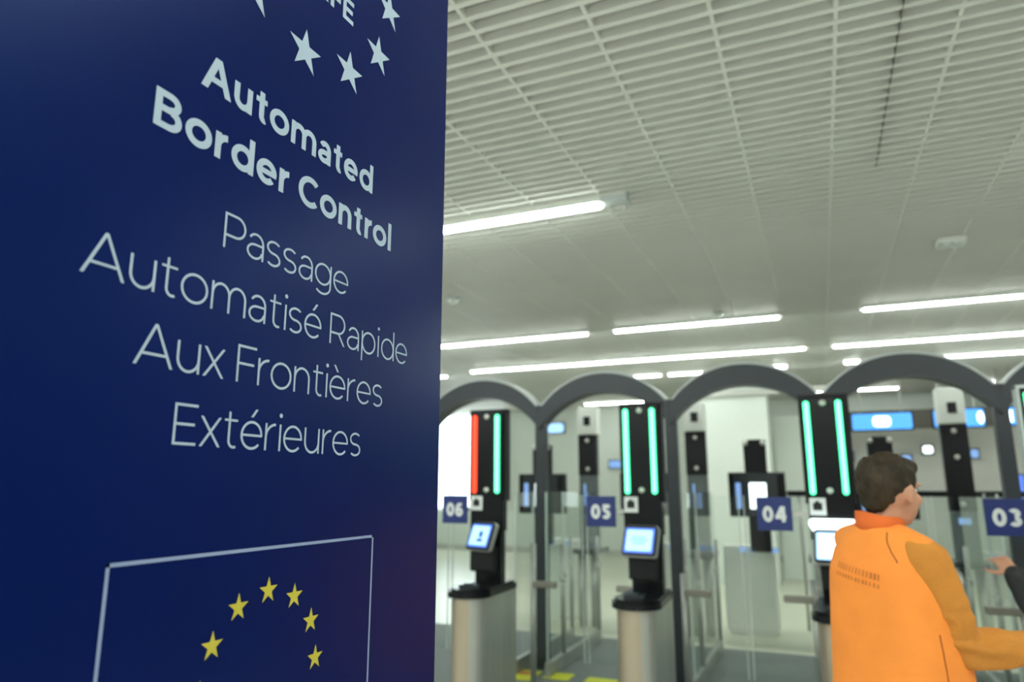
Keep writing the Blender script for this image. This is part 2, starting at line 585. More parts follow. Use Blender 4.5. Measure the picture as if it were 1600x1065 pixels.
ban_line('lettering', 'PARAFE', .20, .663, .897, 2.316, .044, M['white_ink'])
ban_line('lettering', 'Automated', .19, .592, .975, 2.0345, .0490, M['white_ink'])
ban_line('lettering', 'Border Control', .19, .530, 1.039, 1.9485, .0485, M['white_ink'])
ban_line('lettering', 'Passage', .068, .650, .917, 1.834, .0485, M['white_ink'])
ban_line('lettering', 'Automatis\u00e9 Rapide', .068, .465, 1.104, 1.7485, .0495, M['white_ink'])
ban_line('lettering', 'Aux Fronti\u00e8res', .068, .538, 1.028, 1.663, .0495, M['white_ink'])
ban_line('lettering', 'Ext\u00e9rieures', .068, .600, .970, 1.577, .0490, M['white_ink'])
for k in range(12):
    a = R(-90 + 30 * k)
    obj('emblem_star', polys_bm([star_pts(.780 + .224 * math.cos(a), 2.421 + .224 * math.sin(a), .0385)], ban_xy), M['white_ink'], ban)
t_ = .0042
fa, fb, fz0, fz1 = .5335, 1.0175, 1.127, 1.4505
fl_o = obj('flag_outline', polys_bm([[(fa, fz0), (fb, fz0), (fb, fz0 + t_), (fa, fz0 + t_)], [(fa, fz1 - t_), (fb, fz1 - t_), (fb, fz1), (fa, fz1)],
                                     [(fa, fz0), (fa + t_, fz0), (fa + t_, fz1), (fa, fz1)], [(fb - t_, fz0), (fb, fz0), (fb, fz1), (fb - t_, fz1)]], ban_xy), M['line_ink'], ban)
for k in range(12):
    a = R(90 - 30 * k)
    obj('flag_star', polys_bm([star_pts(.777 + .1048 * math.cos(a), 1.2885 + .1048 * math.sin(a), .0178)], ban_xy), M['yellow_ink'], fl_o)

# ------------------------------------------------------------------ the arcade over the lanes
XK = [-3.508, -2.325, -1.142, .041, 1.224, 2.407, 3.59]
YA, DA = 6.0, .17
arc = thing('gate_arcade', 'dark grey arcade of slim columns and shallow arches over the gate lanes', 'archway', (XK[3], YA, 0))
for xk in XK:
    bm = B(); box(bm, xk - XK[3] - .047, xk - XK[3] + .047, .02, .12, .012, 2.25, .008)
    box(bm, xk - XK[3] - .06, xk - XK[3] + .06, .0, .14, 0, .014)
    obj('column', bm, M['frame'], arc)
RAD = .716


def arc_z(dx, peak):
    return peak - (RAD - math.sqrt(RAD * RAD - dx * dx))


for a, b in zip(XK, XK[1:]):
    c, h = (a + b) / 2 - XK[3], (b - a) / 2
    N = 32
    hi = h - .001
    up = [(c - hi + 2 * hi * k / N, arc_z(-hi + 2 * hi * k / N, 2.512)) for k in range(N + 1)]
    lo = [(c - hi + 2 * hi * k / N, arc_z(-hi + 2 * hi * k / N, 2.342)) for k in range(N + 1)]
    bm = B()
    prism(bm, up + lo[::-1], 'y', -.001, DA + .001)
    ao = obj('arch', bm, M['frame'], arc, loc=(0, 0, 0))
    bm = B()
    hr = hi - .03
    up1 = [(c - hr + 2 * hr * k / N, arc_z(-hr + 2 * hr * k / N, 2.513)) for k in range(N + 1)]
    up2 = [(p[0] + (p[0] - c) * .012, p[1] + .018) for p in up1]
    prism(bm, up2 + up1[::-1], 'y', .006, DA + .001)
    obj('rim', bm, M['rim'], ao)


# ------------------------------------------------------------------ front terminals
def quad_text(s, wgt, wid, hgt, fn):
    ps, W, _ = text_polys(s, wgt, .12)
    k = wid / W
    return polys_bm(ps, lambda a, b, e: fn((a - W / 2) * k, (b - .5) * hgt, e))


def terminal(xk, num, sx, left, label, syaw, sdx=0.0):
    t = thing('gate_terminal', label, 'passport terminal', (xk, 4.9, 0), 0, 'entry terminals of the gates')
    # pedestal: long steel body with a rounded nose, its tan reflection put into the colour
    bm = B()
    pts = [(.125, .27), (.125, -.25)] + [(.125 * math.cos(a), -.25 + .125 * math.sin(a)) for a in [-PI * k / 12 for k in range(1, 12)]] + [(-.125, -.25), (-.125, .27)]
    prism(bm, pts, 'z', 0, .775)
    obj('pedestal', bm, M['metal'], t)
    bm = B()
    pts = [(-.127 + .128 * 0, -.19)] + [(.1285 * math.cos(a), -.25 + .1285 * math.sin(a)) for a in [PI + PI * .62 * k / 10 for k in range(11)]]
    pts2 = [(p[0] * .96, p[1] + .006) for p in pts]
    prism(bm, pts + pts2[::-1], 'z', .03, .765)
    obj('nose_reflection', bm, M['tanreflect'], t)
    # rounded black counter
    bm = B()
    pts = [(.135, .26), (.155, -.2)] + [(.16 * math.cos(a), -.25 + .17 * math.sin(a)) for a in [-PI * k / 16 for k in range(17)]] + [(-.155, -.2), (-.135, .26)]
    prism(bm, pts, 'z', .776, .815)
    prism(bm, [(p[0] * .9, p[1] * .93) for p in pts], 'z', .815, .832)
    obj('counter', bm, M['black'], t)
    bm = B(); prism(bm, rrect(.13, .10, .015, cx=-.02, cy=-.23), 'z', .832, .852); box(bm, -.05, .01, -.27, -.2, .852, .862, .003)
    obj('document_reader', bm, M['smoke'], t)
    # mast
    bm = B(); box(bm, -.132, .132, -.005, .085, 1.20, 2.085, .006)
    box(bm, -.09, .12, .0, .085, .83, 1.22, .006)
    obj('mast', bm, M['black'], t)
    bm = B(); box(bm, -.145, -.131, .0, .10, 1.42, 2.10); box(bm, .133, .15, .02, .10, 1.42, 2.10); box(bm, -.145, .15, .01, .10, 2.086, 2.105)
    obj('mast_shell', bm, M['rim'] if num == '03' else M['dark'], t)
    for s, x_ in ((0, -.098), (1, .090)):
        m1 = M['red'] if (s == 0 and left == 'red') else M['green']
        bm = B(); prism(bm, rrect(.036, .588, .017, cx=x_, cy=1.768), 'y', -.014, -.004)
        lb = obj('light_bar', bm, m1, t)
        lb['label'] = 'red light bar' if m1 is M['red'] else 'green light bar'
        if m1 is M['green']:
            bm = B(); prism(bm, rrect(.021, .572, .010, cx=x_, cy=1.768), 'y', -.020, -.013)
            obj('tube_core', bm, M['green_core'], lb)
    for z_ in (2.048, 1.50):
        bm = B(); ball(bm, (0, -.012, z_), .017, 1, .6, 1, 2); cyl(bm, (0, -.012, z_), (0, .0, z_), .02)
        obj('camera_stud', bm, M['stud'], t, True)
    bm = B(); box(bm, -.125, -.03, -.012, -.005, 1.35, 1.455, .002)
    pc = obj('pictogram_plate', bm, M['signwhite'], t)
    bm = B(); box(bm, -.105, -.052, -.014, -.012, 1.38, 1.425); box(bm, -.09, -.068, -.014, -.012, 1.425, 1.437)
    pi = obj('pictogram', bm, M['dark'], pc)
    # tilted screen on an arm
    bm = B(); cyl(bm, (.02, .01, 1.12), (sdx, -.13, 1.16), .03); box(bm, -.09, .10, -.09, .0, .92, 1.09, .01)
    obj('screen_arm', bm, M['dark'], t)
    mx = Matrix.Translation((sdx, -.17, 1.178)) @ Matrix.Rotation(syaw, 4, 'Z') @ Matrix.Rotation(R(-22), 4, 'X')
    bm = B(); prism(bm, rrect(.235, .200, .022), 'y', .0, .055); bmesh.ops.transform(bm, matrix=mx, verts=bm.verts[:])
    sc = obj('screen', bm, M['dark'], t)
    bm = B(); prism(bm, rrect(.245, .210, .026), 'y', .012, .042); bmesh.ops.transform(bm, matrix=mx, verts=bm.verts[:])
    obj('bezel', bm, M['metal'], sc)
    bm = B(); prism(bm, rrect(.205, .165, .008, cx=-.002), 'y', -.002, .001); bmesh.ops.transform(bm, matrix=mx, verts=bm.verts[:])
    obj('display', bm, M['scr'] if num != '04' else M['scrw'], sc)
    bm = B(); prism(bm, rrect(.178, .138, .012, cx=-.002), 'y', -.004, -.0015); bmesh.ops.transform(bm, matrix=mx, verts=bm.verts[:])
    obj('window_pane', bm, M['scrwhite'] if num == '04' else M['scrw'], sc)
    if num == '04':
        bm = B(); prism(bm, rrect(.262, .055, .022, cx=-.008, cy=.130), 'y', -.03, .055); bmesh.ops.transform(bm, matrix=mx, verts=bm.verts[:])
        obj('reading_lamp', bm, M['scrwhite'], sc)
    elif num == '06':
        bm = B(); prism(bm, [(.02 * math.cos(a) + .012, .026 * math.sin(a) + .01) for a in [PI * k / 8 for k in range(16)]], 'y', -.006, -.0035)
        prism(bm, rrect(.06, .022, .009, cx=.012, cy=-.034), 'y', -.006, -.0035)
        bmesh.ops.transform(bm, matrix=mx, verts=bm.verts[:])
        obj('face_icon', bm, M['scrdark'], sc)
    else:
        bm = B()
        for r_, z_ in ((.10, .02), (.12, .0), (.08, -.02)):
            prism(bm, rrect(r_, .007, .003, cx=-.002, cy=z_), 'y', -.006, -.0035)
        bmesh.ops.transform(bm, matrix=mx, verts=bm.verts[:])
        obj('screen_lines', bm, M['scr'], sc)
    # number sign held out on the left
    cx = sx - xk
    bm = B(); box(bm, cx - .106, cx + .106, .0, .016, 1.25, 1.458, .002)
    ns = obj('number_sign', bm, M['signblue'], t)
    ns['label'] = 'blue square sign with white number ' + num
    obj('numerals', quad_text(num, .26, .140, .098, lambda a, b, e: (cx + a, -.0008 - e, 1.353 + b)), M['signwhite'], ns)
    bm = B(); box(bm, cx + .09, -.125, .016, .03, 1.34, 1.37)
    obj('sign_bracket', bm, M['metal'], t)
    return t


terminal(XK[1], '06', -2.593, 'red', 'passport terminal 06 nearest the banner, with one red and one green light bar', R(-22), .03)
terminal(XK[2], '05', -1.440, 'green', 'passport terminal 05 with two green light bars and a full blue-white screen', R(-10), .01)
terminal(XK[3], '04', -.296, 'green', 'passport terminal 04 directly behind the person in orange, with two green light bars', R(-8), .0)
terminal(XK[4], '03', .949, 'green', 'passport terminal 03 at the right edge, its light bar half out of the photo', R(0), .0)


# ------------------------------------------------------------------ glass between and across the lanes
def barrier(xk, label):
    t = thing('glass_barrier', label, 'glass barrier', (xk, 5.95, 0), 0, 'glass barriers beside the lanes')
    for sx in (-1, 1):
        for a, b in ((-.16, .22), (.26, 1.30)):
            bm = B(); box(bm, sx * .145 - .005, sx * .145 + .005, a - .0, b, .10, 1.47)
            p = obj('glass_pane', bm, M['glass'], t)
            bm = B(); box(bm, sx * .145 - .008, sx * .145 + .008, a - .006, a, .10, 1.475)
            obj('pane_edge', bm, M['glassedge'], p)
        bm = B(); box(bm, sx * .145 - .022, sx * .145 + .022, -.18, 1.33, 0, .11, .004)
        obj('base_rail', bm, M['metal'], t)
        for yy in (.235, 1.32):
            bm = B(); cyl(bm, (sx * .145, yy, 0), (sx * .145, yy, 1.02), .020)
            obj('post', bm, M['metal'], t, True)
            bm = B(); box(bm, sx * .145 - .02, sx * .145 + .02, yy - .055, yy + .055, .72, .765, .004)
            obj('clamp', bm, M['stud'], t)


for i, lb in ((1, 'pair of clear glass side panes behind terminal 06'), (2, 'pair of clear glass side panes behind terminal 05'),
              (3, 'pair of clear glass side panes behind terminal 04'), (4, 'pair of clear glass side panes behind terminal 03')):
    barrier(XK[i], lb)


def gate(a, b, label, yy=5.45):
    t = thing('glass_gate', label, 'glass gate', ((a + b) / 2, yy, 0), 0, 'glass swing gates across the lanes')
    h = (b - a) / 2 - .158
    for s in (-1, 1):
        bm = B(); box(bm, min(s * .02, s * (h - .05)), max(s * .02, s * (h - .05)), -.006, .006, .22, 1.46)
        lf = obj('leaf', bm, M['glass'], t)
        bm = B(); box(bm, min(s * .016, s * .022), max(s * .016, s * .022), -.008, .008, .22, 1.462)
        obj('leaf_edge', bm, M['glassedge'], lf)
        bm = B(); box(bm, min(s * (h - .19), s * h), max(s * (h - .19), s * h), -.03, .03, .745, .79, .006)
        obj('hinge_arm', bm, M['armsteel'], t)
        bm = B(); cyl(bm, (s * (h + .005), 0, 0), (s * (h + .005), 0, .9), .022)
        obj('hinge_post', bm, M['metal'], t, True)


gate(XK[0], XK[1], 'glass swing gate left of terminal 06, next to the banner edge')
gate(XK[1], XK[2], 'glass swing gate between terminals 06 and 05')
gate(XK[2], XK[3], 'glass swing gate between terminals 05 and 04')
gate(XK[3], XK[4], 'glass swing gate between terminals 04 and 03')


# ------------------------------------------------------------------ face scan kiosks in the middle of the lanes
def kiosk(cx, label, cab):
    t = thing('face_scan_kiosk', label, 'kiosk', (cx, 7.75, 0), 0, 'scanner kiosks inside the lanes')
    bm = B(); box(bm, -.30 + cab, .22 + cab, .42, .70, .04, .90, .01)
    box(bm, -.27 + cab, .19 + cab, .44, .68, 0, .05)
    box(bm, -.08, .08, .05, .50, .86, .93, .01)
    obj('cabinet', bm, M['white'], t)
    bm = B(); box(bm, -.10, .10, -.02, .10, .88, 1.22, .01)
    box(bm, -.06, .06, .0, .10, .93, 2.0)
    obj('stem', bm, M['dark'], t)
    bm = B(); box(bm, -.275, .275, -.06, .06, 1.22, 1.665, .008)
    hs = obj('screen_housing', bm, M['smoke'], t)
    bm = B(); prism(bm, rrect(.165, .26, .012, cx=.01, cy=1.43), 'y', -.066, -.059)
    obj('display', bm, M['scrwhite'], hs)
    bm = B(); box(bm, -.205, -.155, -.064, -.058, 1.3, 1.56); obj('side_reflection', bm, M['scrdim'], hs)  # glowing blue strip stands in for a screen reflection on the glass
    bm = B(); box(bm, .20, .27, -.064, -.058, 1.24, 1.64); obj('camera_strip', bm, M['black'], hs)
    bm = B(); box(bm, -.27, -.225, -.064, -.058, 1.24, 1.64); obj('camera_strip', bm, M['black'], hs)
    bm = B(); box(bm, -.108, .108, -.04, .05, 1.665, 1.99, .006)
    hd = obj('scanner_head', bm, M['dark'], t)
    for sx in (-.085, .085):
        bm = B(); ball(bm, (sx, -.045, 1.96), .028, 1, .6, 1, 2); obj('lens', bm, M['stud'], hd, True)
    for sx in (-.16, -.05, .17):
        bm = B(); box(bm, sx - .045, sx + .045, -.062, -.056, 1.10, 1.17) if False else box(bm, sx + cab * .5 - .03, sx + cab * .5 + .03, .408, .421, .84, .885)
        obj('indicator_plate', bm, M['scrdim'], t)


kiosk(-2.96, 'dark scanner kiosk with a lit screen behind the column left of sign 05', -.0)
kiosk(-1.76, 'dark scanner kiosk hidden behind terminal 05', 0)
kiosk(-.615, 'dark scanner kiosk with a white screen behind sign 04', -.13)
kiosk(.54, 'dark scanner kiosk whose head rises above the hair of the person in orange', 0)


# ------------------------------------------------------------------ exit posts with camera boxes
def post(cx, label, zb, w_=.112, dz=0):
    t = thing('camera_post', label, 'camera post', (cx, 8.05, 0), 0, 'camera posts at the lane exits')
    bm = B(); box(bm, -w_, w_, -.03, .06, zb, 2.118, .005); obj('black_panel', bm, M['black'], t)
    bm = B(); box(bm, -w_ * .97, w_ * .97, -.02, .055, .84, zb, .004); obj('mast', bm, M['greyglass'], t)
    bm = B(); box(bm, -w_, w_, -.05, .16, 2.12, 2.445 + dz, .012); cb = obj('camera_box', bm, M['white'], t)
    bm = B(); box(bm, -.035, .045, -.054, -.048, 2.225, 2.33); obj('lens_window', bm, M['black'], cb)
    for z_ in (2.05, zb + .07) if zb > 1.5 else (2.05, 1.80, zb + .07):
        bm = B(); ball(bm, (0, -.034, z_), .026, 1, .6, 1, 2); obj('stud', bm, M['stud'], t, True)
    bm = B()
    prism(bm, [(.15, .25), (.155, -.15)] + [(.155 * math.cos(a), -.16 + .14 * math.sin(a)) for a in [-PI * k / 12 for k in range(13)]] + [(-.155, -.15), (-.15, .25)], 'z', .785, .835)
    obj('counter', bm, M['smoke'], t)
    bm = B(); cyl(bm, (-.07, -.1, 0), (-.07, -.1, .79), .045); obj('leg', bm, M['metal'], t, True)
    bm = B(); cyl(bm, (.07, -.06, 0), (.07, -.06, .79), .05); obj('leg', bm, M['metal'], t, True)
    bm = B(); box(bm, -.05, -.03, -.031, -.026, zb - .34, zb - .1) if zb > 1.5 else box(bm, -.05, .05, -.036, -.03, zb - .12, zb - .06)
    obj('status_light', bm, M['scrdim'], t)


post(-2.50, 'camera post with a white box on top, left of sign 05', 1.65)
post(-1.255, 'camera post with a white box on top, right of the lane 05 column', 1.65)
post(-.03, 'camera post hidden behind terminal 04', 1.65)
post(1.215, 'camera post with the longest black panel, right of the person in orange', 1.29, .115, .03)

# dark top rail of the exit fence
t = thing('exit_rail', 'thin black rail at head height crossing behind terminal 04 and the person', 'rail', (0, 8.65, 0))
bm = B(); box(bm, -.37, 3.5, -.02, .02, 1.415, 1.475, .005); obj('rail', bm, M['dark'], t)
for xx in (-.25, 1.75, 3.1):
    bm = B(); cyl(bm, (xx, 0, 0), (xx, 0, 1.44), .018); obj('post', bm, M['metal'], t, True)
bm = B(); box(bm, -.2, 3.1, -.004, .004, .12, 1.40); obj('glass_pane', bm, M['glass'], t)

# yellow floor plates
for xa, xb, ya, yb, lb in ((-2.60, -2.28, 5.62, 5.93, 'yellow floor marking with a red mark beside the column left of sign 05'),
                           (-2.22, -2.0, 5.75, 5.95, 'short yellow floor marking just right of the column left of sign 05'),
                           (-1.87, -1.62, 5.75, 5.92, 'yellow floor marking at the foot of terminal 05')):
    t = thing('floor_marking', lb, 'floor marking', ((xa + xb) / 2, (ya + yb) / 2, 0), 0, 'yellow markings on the floor')
    h_, d_ = (xb - xa) / 2, (yb - ya) / 2
    bm = B(); prism(bm, rrect(h_ * 2, d_ * 2, .02), 'z', .0005, .004); obj('plate', bm, M['yellowtape'], t)
    if xa < -2.5:
        bm = B(); prism(bm, rrect(.12, .10, .02, cx=.04, cy=.05), 'z', .004, .0055); obj('red_mark', bm, M['redtape'], t)

# overhead blue signs and distant screens
def osign(xa, xb, za, zb, yy, label, glow):
    t = thing('overhead_sign', label, 'sign', ((xa + xb) / 2, yy, (za + zb) / 2), 0, 'lit blue overhead signs')
    h_, v_ = (xb - xa) / 2, (zb - za) / 2
    bm = B(); box(bm, -h_ - .02, h_ + .02, .01, .12, -v_ - .02, v_ + .02, .01); obj('case', bm, M['dark'], t)
    bm = B(); prism(bm, rrect(h_ * 2, v_ * 2, .03), 'y', -.004, .012); f_ = obj('lit_face', bm, M['overhead'], t)
    bm = B(); prism(bm, rrect(glow[1], v_ * 1.3, .06, cx=glow[0]), 'y', -.010, -.003); obj('white_symbol', bm, M['scrwhite'], f_)
    for sx in (-.7, .7):
        bm = B(); cyl(bm, (sx * h_, .06, v_), (sx * h_, .06, ZC - (za + zb) / 2 + .01), .012); obj('hanger', bm, M['metal'], t)


osign(.54, 1.41, 2.43, 2.69, 13.0, 'lit blue overhead sign above and left of the person in orange', (0, .26))
osign(1.72, 2.40, 2.44, 2.71, 13.0, 'lit blue overhead sign right of the white camera box on the longest post', (.29, .09))
osign(2.60, 2.86, 2.45, 2.71, 13.0, 'narrow lit blue overhead sign beside the rightmost light bar', (.6 - .6, .05))


def screen(px_x, z, yy, w_, h_, m, label):
    t = thing('wall_screen', label, 'screen', (px_x, yy, z), 0, 'distant lit screens')
    bm = B(); box(bm, -w_ / 2 - .02, w_ / 2 + .02, .0, .06, -h_ / 2 - .02, h_ / 2 + .02, .006); obj('case', bm, M['smoke'], t)
    bm = B(); prism(bm, rrect(w_, h_, min(w_, h_) * .3), 'y', -.008, .001); obj('lit_face', bm, m, t)


screen(.34, 2.045, 14.12, .42, .15, M['scrdim'], 'wide pale blue screen low beside the right light bar of terminal 04')
screen(1.38, 1.98, 14.12, .15, .14, M['scrdim'], 'small pale blue screen right above the head of the person in orange')
screen(1.72, 2.14, 14.12, .15, .13, M['scrwhite'], 'small bright cyan screen left of the longest camera post')
screen(2.40, 2.06, 14.12, .11, .14, M['scrdim'], 'small blue screen just right of the longest camera post')
screen(-5.77, 2.88, 15.93, .46, .22, M['scrw'], 'pale blue screen high between the lane 05 arch column and its camera post')
screen(-4.28, 2.01, 15.93, .34, .16, M['scrdim'], 'dim blue screen on the back wall left of terminal 05')
screen(2.99, 1.50, 14.12, .08, .40, M['scr'], 'narrow blue screen low at the right edge of the photo')


# ------------------------------------------------------------------ people
from mathutils import noise as mnoise


def tri_cap(bm, p0, r0, p1, r1):
    ball(bm, p0, r0, sub=2)
    ball(bm, p1, r1, sub=2)
    if (Vector(p1) - Vector(p0)).length > 1e-4:
        cyl(bm, p0, p1, r0, r1, 18)


def loft(bm, rings, n=28):
    """rings: (z, cx, cy, rx, ry), closed top and bottom, slightly squared section"""
    prev = None
    for z_, cx, cy, rx, ry in rings:
        cur = []
        for k in range(n):
            a = 2 * PI * k / n
            c, s = math.cos(a), math.sin(a)
            e = .86
            cur.append(bm.verts.new((cx + rx * math.copysign(abs(c) ** e, c), cy + ry * math.copysign(abs(s) ** e, s), z_)))
        if prev is None:
            bm.faces.new(cur[::-1])
        else:
            for k in range(n):
                bm.faces.new((prev[k], prev[(k + 1) % n], cur[(k + 1) % n], cur[k]))
        prev = cur
    bm.faces.new(prev)


def blob(name, build, m, parent=None, voxel=.008, smooth=6, wrinkle=None):
    """one continuous closed surface grown from overlapping volumes"""
    bm = B()
    build(bm)
    bmesh.ops.recalc_face_normals(bm, faces=bm.faces)
    me = bpy.data.meshes.new(name)
    bm.to_mesh(me)
    bm.free()
    tmp = bpy.data.objects.new(name + '_tmp', me)
    COL.objects.link(tmp)
    r = tmp.modifiers.new('r', 'REMESH')
    r.mode = 'VOXEL'
    r.voxel_size = voxel
    s = tmp.modifiers.new('s', 'SMOOTH')
    s.iterations = smooth
    s.factor = .5
    dg = bpy.context.evaluated_depsgraph_get()
    me2 = bpy.data.meshes.new_from_object(tmp.evaluated_get(dg))
    bpy.data.objects.remove(tmp)
    bpy.data.meshes.remove(me)
    me2.name = name
    if wrinkle:
        ns = [v.normal.copy() for v in me2.vertices]
        for v, nn in zip(me2.vertices, ns):
            v.co += nn * wrinkle(v.co)
    me2.materials.clear()
    me2.materials.append(m)
    for p in me2.polygons:
        p.use_smooth = True
    return link(bpy.data.objects.new(name, me2), parent)


def tube_on(name, pts, r, m, parent, target, lift=0.0, n=60):
    """thin seam that follows a garment's surface"""
    bv = BVHTree.FromPolygons([v.co for v in target.data.vertices], [p.vertices[:] for p in target.data.polygons])
    P_ = []
    for i in range(n + 1):
        u = i / n * (len(pts) - 1)
        k = min(int(u), len(pts) - 2)
        q = Vector(pts[k]).lerp(Vector(pts[k + 1]), u - k)
        c, nr, _, _ = bv.find_nearest(q)
        P_.append(c + nr * lift)
    bm = B()
    for a, b in zip(P_, P_[1:]):
        if (b - a).length > 1e-5:
            cyl(bm, a, b, r, r, 8)
    return obj(name, bm, m, parent)


def hand(bm, wrist, d, up, side, curl=.5, L=.175):
    """palm, four fingers of different lengths and a thumb leaving the side of the palm; d forward, up = back of hand, side = thumb side"""
    w_, d, up, side = Vector(wrist), Vector(d).normalized(), Vector(up), Vector(side)
    up = (up - d * up.dot(d)).normalized()
    side = (side - d * side.dot(d) - up * side.dot(up)).normalized()
    k = L / .18
    for u in (-.026, -.009, .009, .026):
        tri_cap(bm, w_ + side * u * .7 * k + d * .012 * k, .014 * k, w_ + side * u * k + d * .088 * k, .0125 * k)
    for u, l, c in ((.028, .070, 0), (.0095, .078, .05), (-.0095, .072, .1), (-.028, .056, .18)):
        p = w_ + side * u * k + d * .09 * k
        a = .12
        for seg, r0, r1 in ((.45, .0095, .0088), (.30, .0088, .0082), (.25, .0082, .0072)):
            a += curl * (.75 + c)
            q = p + (d * math.cos(a) - up * math.sin(a)) * l * seg * k + side * u * .12 * seg
            tri_cap(bm, p, r0 * k, q, r1 * k)
            p = q
    p = w_ + side * .026 * k + d * .022 * k
    for dv, l, r0, r1 in ((d * .55 + side * .8 - up * .2, .042, .0135, .0115), (d * .85 + side * .45 - up * .35, .033, .011, .010), (d * .95 + side * .15 - up * .4, .026, .010, .008)):
        q = p + dv.normalized() * l * k
        tri_cap(bm, p, r0 * k, q, r1 * k)
        p = q


def head(bm, c, tilt=Matrix()):
    """head with face: cranium, jaw, brow, nose, lips and ears; c is the skull centre, y is forward"""
    def at(p):
        return Vector(c) + tilt.to_3x3() @ Vector(p)
    def el(p, rx, ry, rz, s=3):
        ball(bm, at(p), 1, rx, ry, rz, s, tilt)
    el((0, -.012, .012), .071, .091, .098)
    el((0, .030, -.040), .057, .062, .078)
    el((0, .052, -.092), .028, .026, .022)
    for sx in (-1, 1):
        el((sx * .038, .060, -.030), .022, .022, .020)
        el((sx * .030, .078, .018), .022, .012, .008)
        el((sx * .074, -.004, -.022), .008, .019, .031)
        el((sx * .078, -.012, -.012), .007, .011, .018)
    tri_cap(bm, at((0, .086, .006)), .008, at((0, .104, -.026)), .011)
    el((0, .096, -.030), .015, .010, .008)
    el((0, .088, -.058), .020, .009, .006)
    el((0, .086, -.068), .018, .009, .006)


def make_person(loc, rot, spec, label):
    root = None
    sp = spec
    def body(bm):
        head(bm, sp['head'], sp.get('tilt', Matrix()))
        hc = Vector(sp['head'])
        tri_cap(bm, sp['neck'], .056, hc + Vector((0, -.018, -.06)), .050)
        loft(bm, sp['torso'])
        for s, e, w_ in sp['arms']:
            tri_cap(bm, s, .050, e, .038)
            tri_cap(bm, e, .040, w_, .026)
        for h, k, a in sp['legs']:
            tri_cap(bm, h, .080, k, .052)
            tri_cap(bm, k, .054, a, .036)
            tri_cap(bm, a, .036, Vector(a) + Vector((0, .13, -.045)), .030)
            tri_cap(bm, a, .036, Vector(a) + Vector((0, -.04, -.04)), .032)
        for hd in sp['hands']:
            hand(bm, *hd)
    root = blob('person', body, M['skin'], None, .0065, 3)
    root.location = loc
    root.rotation_euler = (0, 0, rot)
    tag(root, label, 'person')
    hc, tl = Vector(sp['head']), sp.get('tilt', Matrix()).to_3x3()
    for sx in (-1, 1):
        bm = B(); ball(bm, hc + tl @ Vector((sx * .031, .0605, -.002)), .0125, sub=3)
        ey = obj('eye', bm, M['signwhite'], root, True)
        bm = B(); ball(bm, hc + tl @ Vector((sx * .0315, .0712, -.002)), .0042, 1, .75, 1, 2)
        obj('iris', bm, M['eye'], ey, True)
    def hair(bm):
        for p, r in sp['hair']:
            ball(bm, hc + tl @ Vector(p), 1, *r, 3, sp.get('tilt', Matrix()))
    blob('hair', hair, M['hair'], root, .006, 5,
         lambda c: .006 * mnoise.noise(Vector((c.x * 70, c.y * 70, c.z * 22))) + .006 * mnoise.noise(c * 28))
    def trousers(bm):
        for h, k, a in sp['legs']:
            tri_cap(bm, h, .098, k, .070)
            tri_cap(bm, k, .070, Vector(a) + Vector((0, 0, .03)), .060)
        loft(bm, sp['pelvis'])
    blob('trousers', trousers, M['trousers'], root, .011, 6, lambda c: .006 * mnoise.noise(c * 11))
    for h, k, a in sp['legs']:
        bm = B()
        ball(bm, Vector(a) + Vector((0, .055, -.05)), 1, .048, .135, .048, 3)
        for v in bm.verts:
            v.co.z = max(v.co.z, .004)
        box(bm, a[0] - .046, a[0] + .046, a[1] - .075, a[1] + .175, .0, .022, .006)
        obj('shoe', bm, M['shoe'], root, True)
    return root


# --- person in orange, seen from behind, right arm reaching out
P1 = Vector((.168, 2.575, 0))
A1 = R(-46)


def to1(wx, wy, z):
    d = Matrix.Rotation(-A1, 3, 'Z') @ (Vector((wx, wy, 0)) - P1)
    return (d.x, d.y, z)


sR, eR, wR = (.150, -.012, 1.312), to1(.338, 2.50, 1.068), to1(.600, 2.60, 1.080)
sL, eL, wL = (-.120, .045, 1.320), (-.135, .12, 1.07), (-.10, .20, 1.02)
dR = Vector(wR) - Vector(eR)
spec1 = dict(
    head=(.022, .020, 1.522), tilt=Matrix.Rotation(R(4), 4, 'Z') @ Matrix.Rotation(R(-5), 4, 'X'),
    neck=(0, -.018, 1.37),
    torso=[(.80, 0, 0, .14, .10), (.90, 0, 0, .165, .118), (1.03, 0, 0, .14, .10), (1.18, 0, -.002, .150, .108), (1.28, 0, -.005, .155, .10), (1.345, 0, -.01, .13, .075), (1.39, 0, -.014, .06, .055)],
    pelvis=[(.76, 0, 0, .15, .11), (.86, 0, 0, .18, .128), (.96, 0, 0, .168, .118)],
    arms=[(sR, eR, wR), (sL, eL, wL)],
    hands=[(wR, dR, (0, 0, 1), Matrix.Rotation(R(90), 3, 'Z') @ dR, .35, .17), (wL, (.55, .25, -.1), (0, .6, .7), (.0, .5, .6), .5, .165)],
    legs=[((.085, .0, .80), (.09, .02, .45), (.095, -.01, .085)), ((-.085, .0, .80), (-.09, .02, .45), (-.095, -.01, .085))],
    hair=[((0, -.016, .032), (.076, .092, .082)), ((0, -.056, .004), (.069, .052, .074)), ((-.008, -.056, -.038), (.054, .042, .045)), ((.0, .045, .070), (.056, .042, .034)),
          ((-.02, -.048, .035), (.056, .060, .066)), ((.052, -.036, .018), (.024, .043, .042)), ((-.055, -.042, .012), (.022, .043, .046)), ((0, -.064, .022), (.052, .046, .056))],
)
p1 = make_person((P1.x, P1.y, 0), A1, spec1, 'person in bright orange vest over ochre fleece, seen from behind, reaching right')


